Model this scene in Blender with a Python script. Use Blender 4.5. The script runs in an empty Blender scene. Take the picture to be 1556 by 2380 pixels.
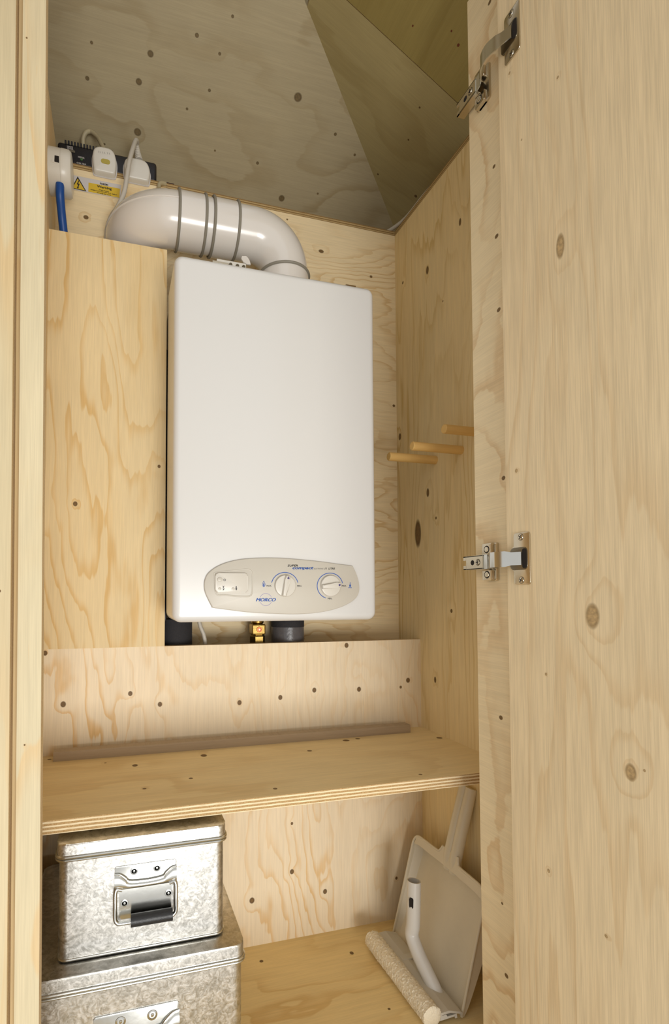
import bpy, bmesh, math, random
from mathutils import Vector, Matrix
random.seed(7)
SC = bpy.context.scene; COL = SC.collection
PI = math.pi
H = 0.706                       # camera height above the cupboard floor; coordinates below are relative to the camera

# ------------------------------------------------------------------ camera
FPX, PX, PY = 1170.0, 595.0, 1338.0
YAW, PITCH = math.atan2(320, FPX), math.atan2(42, FPX)
cF = Vector((math.sin(YAW)*math.cos(PITCH), math.cos(YAW)*math.cos(PITCH), math.sin(PITCH)))
cR = Vector((math.cos(YAW), -math.sin(YAW), 0)); cU = cR.cross(cF)
cam = bpy.data.cameras.new('camera'); co = bpy.data.objects.new('camera', cam); COL.objects.link(co)
co.matrix_world = Matrix(((cR.x, cU.x, -cF.x, 0), (cR.y, cU.y, -cF.y, 0), (cR.z, cU.z, -cF.z, H), (0, 0, 0, 1)))
cam.sensor_fit = 'HORIZONTAL'; cam.sensor_width = 36; cam.lens = 36*FPX/1556
# with an upright frame Blender measures shift in units of the longer side
cam.sensor_fit = 'VERTICAL'; cam.sensor_height = 36; cam.lens = 36*FPX/2380
cam.shift_x = (778-PX)/2380; cam.shift_y = (PY-1190)/2380
cam.clip_start = 0.01
SC.camera = co

# ------------------------------------------------------------------ world, lights, exposure
W = bpy.data.worlds.new('world'); SC.world = W; W.use_nodes = True
bg = W.node_tree.nodes['Background']; bg.inputs[0].default_value = (1.0, 0.985, 0.955, 1); bg.inputs[1].default_value = 0.70
def area(name, loc, target, sx, sy, power, col=(1, 0.985, 0.955)):
    l = bpy.data.lights.new(name, 'AREA'); l.shape = 'RECTANGLE'; l.size = sx; l.size_y = sy; l.energy = power; l.color = col
    o = bpy.data.objects.new(name, l); COL.objects.link(o); o.location = Vector(loc)+Vector((0, 0, H))
    d = Vector(target)-Vector(loc); o.rotation_euler = d.to_track_quat('-Z', 'Y').to_euler()
    return o
area('doorway_daylight', (0.30, -1.45, -0.66), (0.2, 1.0, -0.2), 1.0, 0.75, 31)
SC.view_settings.view_transform = 'Standard'; SC.view_settings.look = 'None'
SC.view_settings.gamma = 1; SC.view_settings.use_curve_mapping = False
SC.view_settings.exposure = 0.12

# ------------------------------------------------------------------ pixel -> place helpers (used to read sizes)
def ray(x, y): return cF + cR*((x-PX)/FPX) - cU*((y-PY)/FPX)
def onY(x, y, Y): r = ray(x, y); return r*(Y/r.y)
def onX(x, y, X): r = ray(x, y); return r*(X/r.x)
def onZ(x, y, Z): r = ray(x, y); return r*(Z/r.z)
def onP(x, y, p, n): r = ray(x, y); return r*(Vector(p).dot(n)/r.dot(n))
V = Vector

# ------------------------------------------------------------------ materials
def lin(c):
    f = lambda v: v/12.92 if v <= .04045 else ((v+.055)/1.055)**2.4
    return tuple(f(v/255) for v in c)+(1,)
def newmat(name):
    m = bpy.data.materials.new(name); m.use_nodes = True
    return m, m.node_tree.nodes, m.node_tree.links, m.node_tree.nodes['Principled BSDF']
def plain(name, col, rough=.5, metal=0, bump=0, bscale=300, coat=0, spec=.5, vary=0.04):
    m, N, L, b = newmat(name)
    tc = N.new('ShaderNodeTexCoord'); n = N.new('ShaderNodeTexNoise'); n.inputs['Scale'].default_value = bscale
    L.new(tc.outputs['Object'], n.inputs['Vector'])
    mx = N.new('ShaderNodeMix'); mx.data_type = 'RGBA'
    c = lin(col); mx.inputs['A'].default_value = tuple(v*(1-vary) for v in c[:3])+(1,); mx.inputs['B'].default_value = tuple(min(1, v*(1+vary)) for v in c[:3])+(1,)
    L.new(n.outputs['Fac'], mx.inputs['Factor']); L.new(mx.outputs['Result'], b.inputs['Base Color'])
    b.inputs['Roughness'].default_value = rough; b.inputs['Metallic'].default_value = metal
    b.inputs['Coat Weight'].default_value = coat; b.inputs['Coat Roughness'].default_value = .15
    b.inputs['Specular IOR Level'].default_value = spec
    if bump:
        bp = N.new('ShaderNodeBump'); bp.inputs['Strength'].default_value = bump; bp.inputs['Distance'].default_value = .001
        L.new(n.outputs['Fac'], bp.inputs['Height']); L.new(bp.outputs['Normal'], b.inputs['Normal'])
    return m

class G:                                    # small node-graph helper
    def __init__(s, N, L): s.N, s.L = N, L
    def put(s, v, sock):
        if isinstance(v, bpy.types.NodeSocket): s.L.new(v, sock)
        else: sock.default_value = v
    def math(s, op, a, b=0.0, c=None, clamp=False):
        n = s.N.new('ShaderNodeMath'); n.operation = op; n.use_clamp = clamp
        s.put(a, n.inputs[0]); s.put(b, n.inputs[1])
        if c is not None: s.put(c, n.inputs[2])
        return n.outputs[0]
    def vec(s, op, a, b, out=0):
        n = s.N.new('ShaderNodeVectorMath'); n.operation = op; s.put(a, n.inputs[0]); s.put(b, n.inputs[1])
        return n.outputs['Value'] if out else n.outputs[0]
    def noise(s, v, scale, detail=2, rough=.5, dist=0):
        n = s.N.new('ShaderNodeTexNoise'); s.put(v, n.inputs['Vector']); n.inputs['Scale'].default_value = scale
        n.inputs['Detail'].default_value = detail; n.inputs['Roughness'].default_value = rough; n.inputs['Distortion'].default_value = dist
        return n.outputs['Fac']
    def rng(s, v, a, b, c=0.0, d=1.0, smooth=True):
        n = s.N.new('ShaderNodeMapRange'); n.interpolation_type = 'SMOOTHSTEP' if smooth else 'LINEAR'
        s.put(v, n.inputs['Value'])
        for k, x in zip(('From Min', 'From Max', 'To Min', 'To Max'), (a, b, c, d)): n.inputs[k].default_value = x
        return n.outputs['Result']
    def mix(s, f, a, b):
        n = s.N.new('ShaderNodeMix'); n.data_type = 'RGBA'
        s.put(f, n.inputs['Factor']); s.put(a, n.inputs['A']); s.put(b, n.inputs['B']); return n.outputs['Result']

def ply(name, base=(226, 200, 156), line=(196, 150, 84), knots=(), seed=0.0, lines=5.0, su=5.0, sv=.9, lstr=.55, blotch=.35, knotcol=(96, 70, 36), fib=.5, rough=.55, warp=.25):
    """rotary cut softwood face: u across the grain, v along it (UV in metres); knots are (u, v, ru, rv)"""
    m, N, L, b = newmat(name); g = G(N, L)
    uvn = N.new('ShaderNodeUVMap'); uvn.uv_map = 'UVMap'; uv = uvn.outputs[0]
    off = g.vec('ADD', uv, (seed*1.37, seed*.73, seed))
    # contour field
    p = g.vec('MULTIPLY', off, (su, sv, 1)); h = g.noise(p, 1.0, 2.2, .45, .35)
    # trend across sheet so lines drift
    sep = N.new('ShaderNodeSeparateXYZ'); L.new(uv, sep.inputs[0])
    h = g.math('ADD', h, g.math('MULTIPLY', sep.outputs[0], .75))
    fine = g.noise(g.vec('MULTIPLY', off, (60, 3.5, 1)), 1.0, 2, .6)
    h = g.math('ADD', h, g.math('MULTIPLY', g.math('SUBTRACT', fine, .5), .045))
    mid = g.noise(g.vec('MULTIPLY', off, (su*4.2, sv*6, 1)), 1.0, 2, .5, .2)
    h = g.math('ADD', h, g.math('MULTIPLY', g.math('SUBTRACT', mid, .5), .11))
    kmask = None; kring = None
    for (ku, kv, ru, rv) in knots:
        d = g.vec('LENGTH', g.vec('MULTIPLY', g.vec('SUBTRACT', uv, (ku, kv, 0)), (1/ru, 1/rv, 0)), (0, 0, 0), 1)
        d4 = g.math('MULTIPLY', d, .30); e = g.math('EXPONENT', g.math('MULTIPLY', g.math('MULTIPLY', d4, d4), -1.0))
        h = g.math('ADD', h, g.math('MULTIPLY', e, warp*min(1.3, max(.3, ru/.005))))
        k = g.rng(d, 1.15, .75)
        kmask = k if kmask is None else g.math('MAXIMUM', kmask, k)
        r = g.rng(g.math('ABSOLUTE', g.math('SUBTRACT', d, .85)), .35, .05)
        kring = r if kring is None else g.math('MAXIMUM', kring, r)
    fr = g.math('FRACT', g.math('MULTIPLY', h, lines))
    up = g.rng(fr, 0.0, .50, 1.0, 0.0); up = g.math('POWER', up, 2.4)
    dn = g.rng(fr, .94, 1.0, 0.0, 1.0); lm = g.math('MAXIMUM', up, dn)
    mod = g.rng(g.noise(g.vec('MULTIPLY', off, (4, 1.5, 1)), 1.0, 2), .33, .66, .25, 1.0)
    lm = g.math('MULTIPLY', g.math('MULTIPLY', lm, mod), lstr, clamp=True)
    col = g.mix(lm, lin(base), lin(line))
    bl = g.rng(g.noise(g.vec('MULTIPLY', off, (3.2, 1.0, 1)), 1.6, 4, .6, .6), .48, .72)
    warm = tuple(int(x*.5+y*.5) for x, y in zip(base, line))
    col = g.mix(g.math('MULTIPLY', bl, blotch), col, lin(warm))
    # grey-white veneer clouds
    cl = g.rng(g.noise(g.vec('MULTIPLY', off, (6, 2.5, 1)), 1.0, 3, .6, .3), .45, .75)
    pale = tuple(min(255, int(x*1.04+3)) for x in base)
    col = g.mix(g.math('MULTIPLY', cl, .5), col, lin(pale))
    fb = g.noise(g.vec('MULTIPLY', off, (900, 14, 1)), 1.0, 2, .6)
    fb2 = g.rng(fb, .3, .7, 1-.10*fib, 1+.08*fib)
    fbc = g.noise(g.vec('MULTIPLY', off, (160, 9, 1)), 1.0, 3, .6)
    fb3 = g.rng(fbc, .3, .7, 1-.07*fib, 1+.05*fib)
    col = g.vec('SCALE', col, (0, 0, 0)) if False else col
    sc = N.new('ShaderNodeVectorMath'); sc.operation = 'SCALE'; L.new(col, sc.inputs[0]); L.new(g.math('MULTIPLY', fb2, fb3), sc.inputs['Scale']); col = sc.outputs[0]
    # pores: short dark ticks along the grain
    pr = g.rng(g.noise(g.vec('MULTIPLY', off, (420, 26, 1)), 1.0, 1), .70, .78)
    col = g.mix(g.math('MULTIPLY', pr, .22*fib), col, lin(line))
    if kmask is not None:
        kn = g.rng(g.noise(off, 260, 3), .3, .7)
        kc = g.mix(kn, lin(knotcol), lin(tuple(min(255, int(c*1.22)) for c in knotcol)))
        col = g.mix(g.math('MULTIPLY', kmask, .93), col, kc)
        col = g.mix(g.math('MULTIPLY', kring, .35), col, lin(tuple(int(c*.78) for c in knotcol)))
    L.new(col, b.inputs['Base Color']); b.inputs['Roughness'].default_value = rough
    b.inputs['Specular IOR Level'].default_value = .25
    bp = N.new('ShaderNodeBump'); bp.inputs['Strength'].default_value = .25; bp.inputs['Distance'].default_value = .0004
    L.new(fbc, bp.inputs['Height']); L.new(bp.outputs['Normal'], b.inputs['Normal'])
    return m
def plyedge(name, t=.018, n=7, light=(244, 226, 188), dark=(168, 130, 78), seed=0):
    m, N, L, b = newmat(name); g = G(N, L)
    uvn = N.new('ShaderNodeUVMap'); uvn.uv_map = 'UVMap'; uv = uvn.outputs[0]
    off = g.vec('ADD', uv, (seed*1.7, 0, seed)); sep = N.new('ShaderNodeSeparateXYZ'); L.new(uv, sep.inputs[0])
    wob = g.noise(g.vec('MULTIPLY', off, (14, 40, 1)), 1.0, 2)
    y = g.math('ADD', g.math('DIVIDE', sep.outputs[1], t), g.math('MULTIPLY', g.math('SUBTRACT', wob, .5), .06))
    f = g.math('FRACT', g.math('MULTIPLY', y, n/2))
    band = g.rng(g.math('ABSOLUTE', g.math('SUBTRACT', f, .5)), .20, .30)
    glue = g.rng(g.math('ABSOLUTE', g.math('SUBTRACT', g.math('ABSOLUTE', g.math('SUBTRACT', f, .5)), .25)), .05, .0)
    streak = g.noise(g.vec('MULTIPLY', off, (40, 900, 1)), 1.0, 3, .7)
    speck = g.noise(g.vec('MULTIPLY', off, (500, 700, 1)), 1.0, 2, .7)
    col = g.mix(band, lin(light), g.mix(g.rng(speck, .3, .7), lin(dark), lin(tuple(int(a*.45+c*.55) for a, c in zip(light, dark)))))
    col = g.mix(g.math('MULTIPLY', glue, .6), col, lin(tuple(int(c*.6) for c in dark)))
    col = g.mix(g.math('MULTIPLY', g.rng(streak, .35, .75), .45), col, lin(dark))
    L.new(col, b.inputs['Base Color']); b.inputs['Roughness'].default_value = .75
    b.inputs['Specular IOR Level'].default_value = .2
    bp = N.new('ShaderNodeBump'); bp.inputs['Strength'].default_value = .5; bp.inputs['Distance'].default_value = .0006
    L.new(speck, bp.inputs['Height']); L.new(bp.outputs['Normal'], b.inputs['Normal'])
    return m
EDGE18 = plyedge('ply_edge_18'); EDGE12 = plyedge('ply_edge_12', .013, 5, (196, 170, 120), (130, 100, 60), 3)

M_white = plain('white_enamel', (224, 224, 222), .28, coat=.3, vary=.01, bscale=3)
M_duct = plain('white_duct_plastic', (222, 217, 210), .22, coat=.6, vary=.015, bscale=8)
M_seal = plain('grey_rubber_seal', (136, 131, 118), .55)
M_panel = plain('light_grey_plastic', (203, 198, 186), .38, coat=.1, vary=.01, bscale=10)
M_panel2 = plain('pale_plastic', (216, 212, 202), .35, coat=.2, vary=.01, bscale=10)
M_blue = plain('blue_print', (40, 88, 172), .5)
M_lilac = plain('lilac_print', (150, 140, 190), .5)
M_ink = plain('black_print', (38, 34, 34), .5)
M_greyink = plain('grey_print', (130, 126, 122), .5)
M_black = plain('black_plastic', (24, 23, 28), .4, bump=.2)
M_foam = plain('black_foam', (44, 43, 46), .8, bump=.9, bscale=900, vary=.6)
M_tape = plain('grey_tape', (88, 86, 88), .32, bump=.8, bscale=120, vary=.15)
M_cable = plain('white_cable', (196, 190, 178), .45)
M_beige = plain('beige_cable', (176, 164, 132), .5)
M_bluec = plain('blue_cable', (8, 72, 148), .4)
M_brass = plain('brass', (176, 148, 84), .28, metal=1, bump=.15, bscale=500)
M_nickel = plain('nickel', (206, 196, 176), .24, metal=1, vary=.03, bscale=80)
M_nickd = plain('dark_nickel', (120, 112, 96), .3, metal=1)
M_hole = plain('dark_hole', (26, 18, 14), .8)
M_chrome = plain('chrome_wire', (206, 206, 202), .16, metal=1, bscale=60)
M_rubber = plain('black_grip', (34, 34, 35), .42, bump=.3, bscale=400)
M_dust = plain('taupe_plastic', (216, 206, 184), .42, bump=.05, bscale=60, vary=.03)
M_mop = plain('light_taupe_plastic', (200, 194, 180), .38, vary=.02, bscale=20)
M_tube = plain('pale_tube_plastic', (210, 206, 198), .3, coat=.2, vary=.02, bscale=20)
M_fab = plain('towelling', (242, 230, 204), .95, bump=1.0, bscale=520, vary=.10)
M_label = plain('white_label', (205, 200, 196), .5, vary=.01)
M_yellow = plain('yellow_label', (214, 180, 46), .5, vary=.02)
M_batten = ply('grey_timber', (176, 156, 130), (150, 128, 104), seed=31, lines=3, su=90, sv=1.5, lstr=.35, blotch=.3)
M_dowel = ply('dowel_beech', (222, 182, 112), (196, 148, 80), seed=33, lines=3, su=60, sv=3, lstr=.3, blotch=.3)
M_amber = plain('amber_window', (176, 160, 70), .4)
M_green = plain('green_indicator', (60, 96, 50), .4)
def galv(name, seed=0):
    m, N, L, b = newmat(name); g = G(N, L)
    tc = N.new('ShaderNodeTexCoord'); off = g.vec('ADD', tc.outputs['Object'], (seed, seed*.3, 0))
    v1 = g.noise(g.vec('MULTIPLY', off, (1, 1, 1.3)), 34, 4, .60, 3.0)
    v2 = g.noise(g.vec('ADD', off, (3, 1, 7)), 85, 4, .62, 2.8)
    vo = N.new('ShaderNodeTexVoronoi'); L.new(g.vec('ADD', off, g.vec('MULTIPLY', g.noise(off, 300, 2), (.01, .01, .01))), vo.inputs['Vector']); vo.inputs['Scale'].default_value = 120
    sep = N.new('ShaderNodeSeparateColor'); L.new(vo.outputs['Color'], sep.inputs[0])
    v = g.math('ADD', g.math('ADD', g.math('MULTIPLY', v1, .55), g.math('MULTIPLY', v2, .35)), g.math('MULTIPLY', sep.outputs[0], .10))
    col = g.mix(g.rng(v, .34, .66), lin((184, 182, 175)), lin((228, 226, 221)))
    L.new(col, b.inputs['Base Color']); b.inputs['Metallic'].default_value = 1
    L.new(g.rng(v2, .3, .7, .27, .40), b.inputs['Roughness'])
    bp = N.new('ShaderNodeBump'); bp.inputs['Strength'].default_value = .20; bp.inputs['Distance'].default_value = .0010
    L.new(v, bp.inputs['Height']); L.new(bp.outputs['Normal'], b.inputs['Normal'])
    return m
M_galv = galv('galvanised_steel'); M_galv2 = galv('galvanised_steel_lower', 3.3)
M_galvp = plain('stamped_steel', (208, 208, 203), .24, metal=1, bump=.1, bscale=120, vary=.04)

# ------------------------------------------------------------------ object helpers
def kid_origin(parent): return parent['_o'] if parent is not None and '_o' in parent else None
ORG = {}
def obj(name, bm, mat, parent=None, smooth=False, origin=None):
    me = bpy.data.meshes.new(name)
    if origin is None:
        if parent is not None: origin = ORG[parent.name]
        else:
            xs = [v.co for v in bm.verts]
            origin = V(((min(c.x for c in xs)+max(c.x for c in xs))/2, (min(c.y for c in xs)+max(c.y for c in xs))/2, min(c.z for c in xs)))
    bmesh.ops.recalc_face_normals(bm, faces=bm.faces)
    bm.transform(Matrix.Translation(-V(origin)))
    bm.to_mesh(me); bm.free()
    for m in (mat if isinstance(mat, (list, tuple)) else [mat]): me.materials.append(m)
    if smooth:
        for p in me.polygons: p.use_smooth = True
        try: me.set_sharp_from_angle(angle=math.radians(38))
        except Exception: pass
    o = bpy.data.objects.new(name, me); COL.objects.link(o)
    if parent is not None: o.parent = parent
    else: o.location = V(origin)+V((0, 0, H))
    ORG[o.name] = V(origin)
    return o
def tag(o, label=None, cat=None, group=None, kind=None):
    if label: o['label'] = label
    if cat: o['category'] = cat
    if group: o['group'] = group
    if kind: o['kind'] = kind
    return o
def thing(name, label, cat, loc, group=None):
    o = bpy.data.objects.new(name, None); COL.objects.link(o); o.empty_display_size = .03
    o.location = V(loc)+V((0, 0, H)); ORG[o.name] = V(loc)
    return tag(o, label, cat, group)
def box(bm, lo, hi, bev=0, seg=2, mi=0):
    r = bmesh.ops.create_cube(bm, size=1); vs = r['verts']
    lo, hi = V(lo), V(hi); c = (lo+hi)/2; s = hi-lo
    for v in vs: v.co = V((v.co.x*s.x, v.co.y*s.y, v.co.z*s.z))+c
    fs = {f for v in vs for f in v.link_faces}
    for f in fs: f.material_index = mi
    if bev:
        es = {e for v in vs for e in v.link_edges}
        bmesh.ops.bevel(bm, geom=list(es), offset=bev, segments=seg, affect='EDGES', profile=.5)
def bx(lo, hi, bev=0, seg=2):
    bm = bmesh.new(); box(bm, lo, hi, bev, seg); return bm
def prism(bm, pts, d, bev=0, seg=2):
    """polygon pts (3-D, planar) pushed by vector d; bev rounds the outline edges of the far cap"""
    d = V(d); n = len(pts)
    a = [bm.verts.new(V(p)) for p in pts]; b = [bm.verts.new(V(p)+d) for p in pts]
    bm.faces.new(a); f2 = bm.faces.new(b[::-1])
    for i in range(n): bm.faces.new((a[i], a[(i+1) % n], b[(i+1) % n], b[i]))
    if bev: bmesh.ops.bevel(bm, geom=list(f2.edges), offset=bev, segments=seg, affect='EDGES', profile=.5)
def spline(pts, n=8):
    pts = [V(p) for p in pts]
    if len(pts) < 3: return pts
    P = [pts[0]*2-pts[1]]+pts+[pts[-1]*2-pts[-2]]; out = []
    for i in range(1, len(P)-2):
        for k in range(n):
            t = k/n; a, b, c, d = P[i-1], P[i], P[i+1], P[i+2]
            out.append(.5*((2*b)+(c-a)*t+(2*a-5*b+4*c-d)*t*t+(3*b-a-3*c+d)*t**3))
    out.append(pts[-1]); return out
def tube(bm, pts, r, seg=16, caps=True, closed=False):
    pts = [V(p) for p in pts]; n = len(pts); rs = r if isinstance(r, (list, tuple)) else [r]*n
    rings = []; up = None
    for i, p in enumerate(pts):
        if closed: t = (pts[(i+1) % n]-pts[i-1]).normalized()
        else: t = (pts[min(i+1, n-1)]-pts[max(i-1, 0)]).normalized()
        if up is None:
            up = V((0, 0, 1)) if abs(t.z) < .9 else V((1, 0, 0))
        x = up-t*up.dot(t); x.normalize(); up = x; y = t.cross(x)
        rings.append([bm.verts.new(p+(x*math.cos(a)+y*math.sin(a))*rs[i]) for a in [2*PI*k/seg for k in range(seg)]])
    m = n if closed else n-1
    for i in range(m):
        A, B = rings[i], rings[(i+1) % n]
        for k in range(seg): bm.faces.new((A[k], A[(k+1) % seg], B[(k+1) % seg], B[k]))
    if caps and not closed: bm.faces.new(rings[0][::-1]); bm.faces.new(rings[-1])
def tb(pts, r, seg=16, sm=0, **k):
    bm = bmesh.new(); tube(bm, spline(pts, sm) if sm else pts, r, seg, **k); return bm
def lathe(bm, c, axis, prof, seg=32):
    """prof: list of (distance along axis, radius)"""
    c, ax = V(c), V(axis).normalized(); u = V((0, 0, 1)) if abs(ax.z) < .9 else V((1, 0, 0))
    u = (u-ax*u.dot(ax)).normalized(); w = ax.cross(u); R = []
    for (t, r) in prof:
        if r < 1e-6: R.append([bm.verts.new(c+ax*t)])
        else: R.append([bm.verts.new(c+ax*t+(u*math.cos(a)+w*math.sin(a))*r) for a in [2*PI*k/seg for k in range(seg)]])
    for A, B in zip(R, R[1:]):
        for k in range(seg):
            k2 = (k+1) % seg
            if len(A) == 1 and len(B) == 1: continue
            if len(A) == 1: bm.faces.new((A[0], B[k], B[k2]))
            elif len(B) == 1: bm.faces.new((A[k2], A[k], B[0]))
            else: bm.faces.new((A[k], A[k2], B[k2], B[k]))
def lt(c, axis, prof, seg=32):
    bm = bmesh.new(); lathe(bm, c, axis, prof, seg); return bm
def rrect(x0, x1, z0, z1, r, n=6):
    out = []
    for cx, cz, a0 in ((x1-r, z1-r, 0), (x0+r, z1-r, 90), (x0+r, z0+r, 180), (x1-r, z0+r, 270)):
        for k in range(n+1):
            a = math.radians(a0+90*k/n); out.append((cx+r*math.cos(a), cz+r*math.sin(a)))
    return out

def text(s, p0, p1, height, mat, parent, nm='lettering', Yn=V((0, -1, 0)), bold=0, shear=0, lift=.0004):
    """flat lettering from point p0 (left end of the baseline) to p1 (right end)"""
    cu = bpy.data.curves.new('t', 'FONT'); cu.body = s; cu.size = 1; cu.offset = bold; cu.shear = shear; cu.resolution_u = 3
    to = bpy.data.objects.new('t', cu); COL.objects.link(to)
    dg = bpy.context.evaluated_depsgraph_get(); dg.update()
    me = bpy.data.meshes.new_from_object(to.evaluated_get(dg))
    bpy.data.objects.remove(to); bm = bmesh.new(); bm.from_mesh(me); bpy.data.meshes.remove(me)
    xs = [v.co.x for v in bm.verts]; ys = [v.co.y for v in bm.verts]; x0, x1 = min(xs), max(xs)
    cap = .73 if any(c in 'bdfhklt' or c.isupper() or c.isdigit() for c in s) else .55
    p0, p1 = V(p0), V(p1); ex = p1-p0; ez = ex.normalized().cross(Yn)
    if ez.z < 0: ez = -ez
    for v in bm.verts:
        u = (v.co.x-x0)/(x1-x0); w = v.co.y/cap*height
        v.co = p0+ex*u+ez*w+Yn*lift
    r = bmesh.ops.extrude_face_region(bm, geom=bm.faces[:])
    bmesh.ops.translate(bm, vec=-Yn*lift*.8, verts=[e for e in r['geom'] if isinstance(e, bmesh.types.BMVert)])
    return obj(nm, bm, mat, parent)

# ------------------------------------------------------------------ boards
def board(name, O, U, Vv, T, mats, parent=None, outline=None, flip=False):
    """face through corner O spanned by U (across the grain) and Vv (along the grain); T is the thickness vector.
    UVs are in metres; faces get mats[0], edges mats[1]. outline: (u,v) polygon in metres instead of the full rectangle"""
    O, U, Vv, T = V(O), V(U), V(Vv), V(T); lu, lv = U.length, Vv.length; eu, ev = U.normalized(), Vv.normalized(); t = T.length
    pts = outline or [(0, 0), (lu, 0), (lu, lv), (0, lv)]
    bm = bmesh.new(); uvl = bm.loops.layers.uv.new('UVMap')
    a = [bm.verts.new(O+eu*u+ev*v) for u, v in pts]; b = [bm.verts.new(v.co+T) for v in a]
    def face(vs, uvs, mi):
        f = bm.faces.new(vs); f.material_index = mi
        for l, uv_ in zip(f.loops, uvs): l[uvl].uv = uv_
    face(a, pts, 0); face(b[::-1], pts[::-1], 0)
    s = 0; n = len(pts)
    for i in range(n):
        j = (i+1) % n; l = (a[i].co-a[j].co).length
        face((a[i], b[i], b[j], a[j]), ((s, 0), (s, t), (s+l, t), (s+l, 0)), 1); s += l
    return obj(name, bm, mats, parent)
def kuv(lst, O, U, Vv, T=None):
    """knots read as (x, y, radius, stretch along grain) on the face plane"""
    O, U, Vv = V(O), V(U), V(Vv); n = U.cross(Vv).normalized(); eu, ev = U.normalized(), Vv.normalized(); out = []
    for k in lst:
        x, y, r = k[:3]; st = k[3] if len(k) > 3 else 1.15
        P = onP(x, y, O, n); R = r*P.dot(cF)/FPX
        out.append(((P-O).dot(eu), (P-O).dot(ev), R, R*st))
    return out
def panel(name, O, U, Vv, T, px=(), edge=None, kind=True, outline=None, **kw):
    m = ply('ply_'+name, knots=kuv(px, O, U, Vv), **kw)
    o = board(name, O, U, Vv, T, [m, edge or EDGE18], outline=outline)
    if kind: o['kind'] = 'structure'
    return o

XL, XR = -.133, .658            # side walls of the cupboard
ZF = -.706                      # cupboard floor
# lower back panel (stands in front of the pipes) and panel left of the boiler share a plane
panel('wall_lower_back', (XL, 1, ZF), (XR-XL, 0, 0), (0, 0, ZF*-1-.1025), (0, .018, 0),
      [(105, 1518, 5), (806, 1500, 5), (949, 1581, 5), (303, 1612, 5), (147, 1637, 6), (372, 1637, 5), (557, 1633, 5), (652, 1621, 5), (731, 1604, 5), (835, 1602, 5),
       (932, 1597, 3), (679, 2026, 5), (586, 2093, 6), (756, 2072, 5), (679, 1914, 3), (922, 2041, 3)], seed=4.2, lines=15, base=(239, 222, 192), line=(222, 178, 108), sv=1.7, su=5, warp=.07, lstr=.8)
panel('wall_left_boxing', (XL, 1, -.1025), (.2215, 0, 0), (0, 0, .7935), (0, .018, 0),
      [(175, 1171, 5), (370, 1084, 3.5)], seed=9.1, lines=19, base=(231, 209, 164), line=(212, 167, 90), su=4.0, sv=.8, warp=.05, lstr=.8)
panel('wall_back', (XL, 1.09, ZF), (0, 0, 1.598), (XR-XL, 0, 0), (0, .018, 0),
      [(747, 584, 4, 1.6), (863, 643, 3), (916, 943, 3), (668, 510, 2), (285, 520, 5), (200, 505, 5)], seed=2.6, lines=22, su=3.4, sv=1.6, base=(234, 214, 174), line=(206, 168, 108), warp=.03, lstr=.7)
panel('wall_right', (XR, 1.12, ZF), (0, -.56, 0), (0, 0, 1.598), (.018, 0, 0),
      [(994, 628, 5, 1.9), (1070, 516, 4, 2.2), (930, 1015, 5, 1.6), (995, 1145, 5, 2), (972, 1240, 12, 2.6), (1014, 1204, 3), (1012, 1580, 4, 1.8), (937, 657, 3), (1050, 1420, 4), (1030, 700, 2)],
      seed=5.5, lines=24, base=(232, 209, 160), line=(200, 162, 88), su=4.5, sv=.45, warp=.035, lstr=.75)
panel('wall_left', (XL, .6, ZF), (0, .49, 0), (0, 0, 1.636), (-.018, 0, 0), seed=7.3, lines=6, base=(220, 196, 152))
panel('floor', (XL-.02, .40, ZF), (0, .62, 0), (XR-XL+.04, 0, 0), (0, 0, -.018),
      [(818, 2215, 5, .9), (608, 2234, 4), (905, 2345, 3)], seed=12.2, lines=10, base=(236, 211, 154), line=(198, 152, 76), su=5, sv=1.6, warp=.06, lstr=.5)
# ledge along the back wall and the one capping the right wall
panel('trim_back_ledge', (XL-.07, 1.09, .892), (0, .16, 0), (XR-XL+.09, 0, 0), (0, 0, .0115), seed=3, edge=EDGE12, base=(206, 182, 138))
panel('trim_right_ledge', (XR, 1.09, .892), (.10, 0, 0), (0, -.30, 0), (0, 0, .0115), seed=8, edge=EDGE12, base=(200, 174, 128))
# outer boards added to stop world light leaking into the roof space
panel('light_block_left', (XL-.09, 0.3, .6), (0, 1.0, 0), (0, 0, 1.4), (-.018, 0, 0), seed=6, base=(170, 150, 110))
panel('light_block_back', (XL-.10, 1.26, .6), (0, 0, .5), (1.1, 0, 0), (0, .018, 0), seed=6.4, base=(170, 150, 110))
panel('light_block_right', (XR+.11, .2, .6), (0, 1.1, 0), (0, 0, .6), (.018, 0, 0), seed=6.9, base=(170, 150, 110))
# roof: back slope and side slope meet in a hip
P0 = V((.7232, 1.2, 1.004)); SB = .57; HA = 1.335; SA = SB*HA
hip = V((-HA, -1, SB*HA))
def slope_back(x, y): return V((x, y, P0.z+SA*(P0.y-y)))
def slope_side(x, y): return V((x, y, P0.z+SB*(P0.x-x)))
def roof(name, pts, eu, ev, px, T=(0, 0, .012), **kw):
    O = pts[0]; eu, ev = V(eu).normalized(), V(ev).normalized()
    m = ply('ply_'+name, knots=kuv(px, O, eu, ev), **kw)
    out = [((p-O).dot(eu), (p-O).dot(ev)) for p in pts]
    o = board(name, O, eu, ev, V(T), [m, EDGE12], outline=out); o['kind'] = 'structure'; return o
yb = 1.27; hb = P0-hip*.07                        # foot of the slopes, behind the ledges
ya = .38; ht = P0+hip*(1.2-ya)
A = [slope_back(-.24, yb), slope_back(hb.x, yb), ht, slope_back(-.24, ya)]
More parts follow.
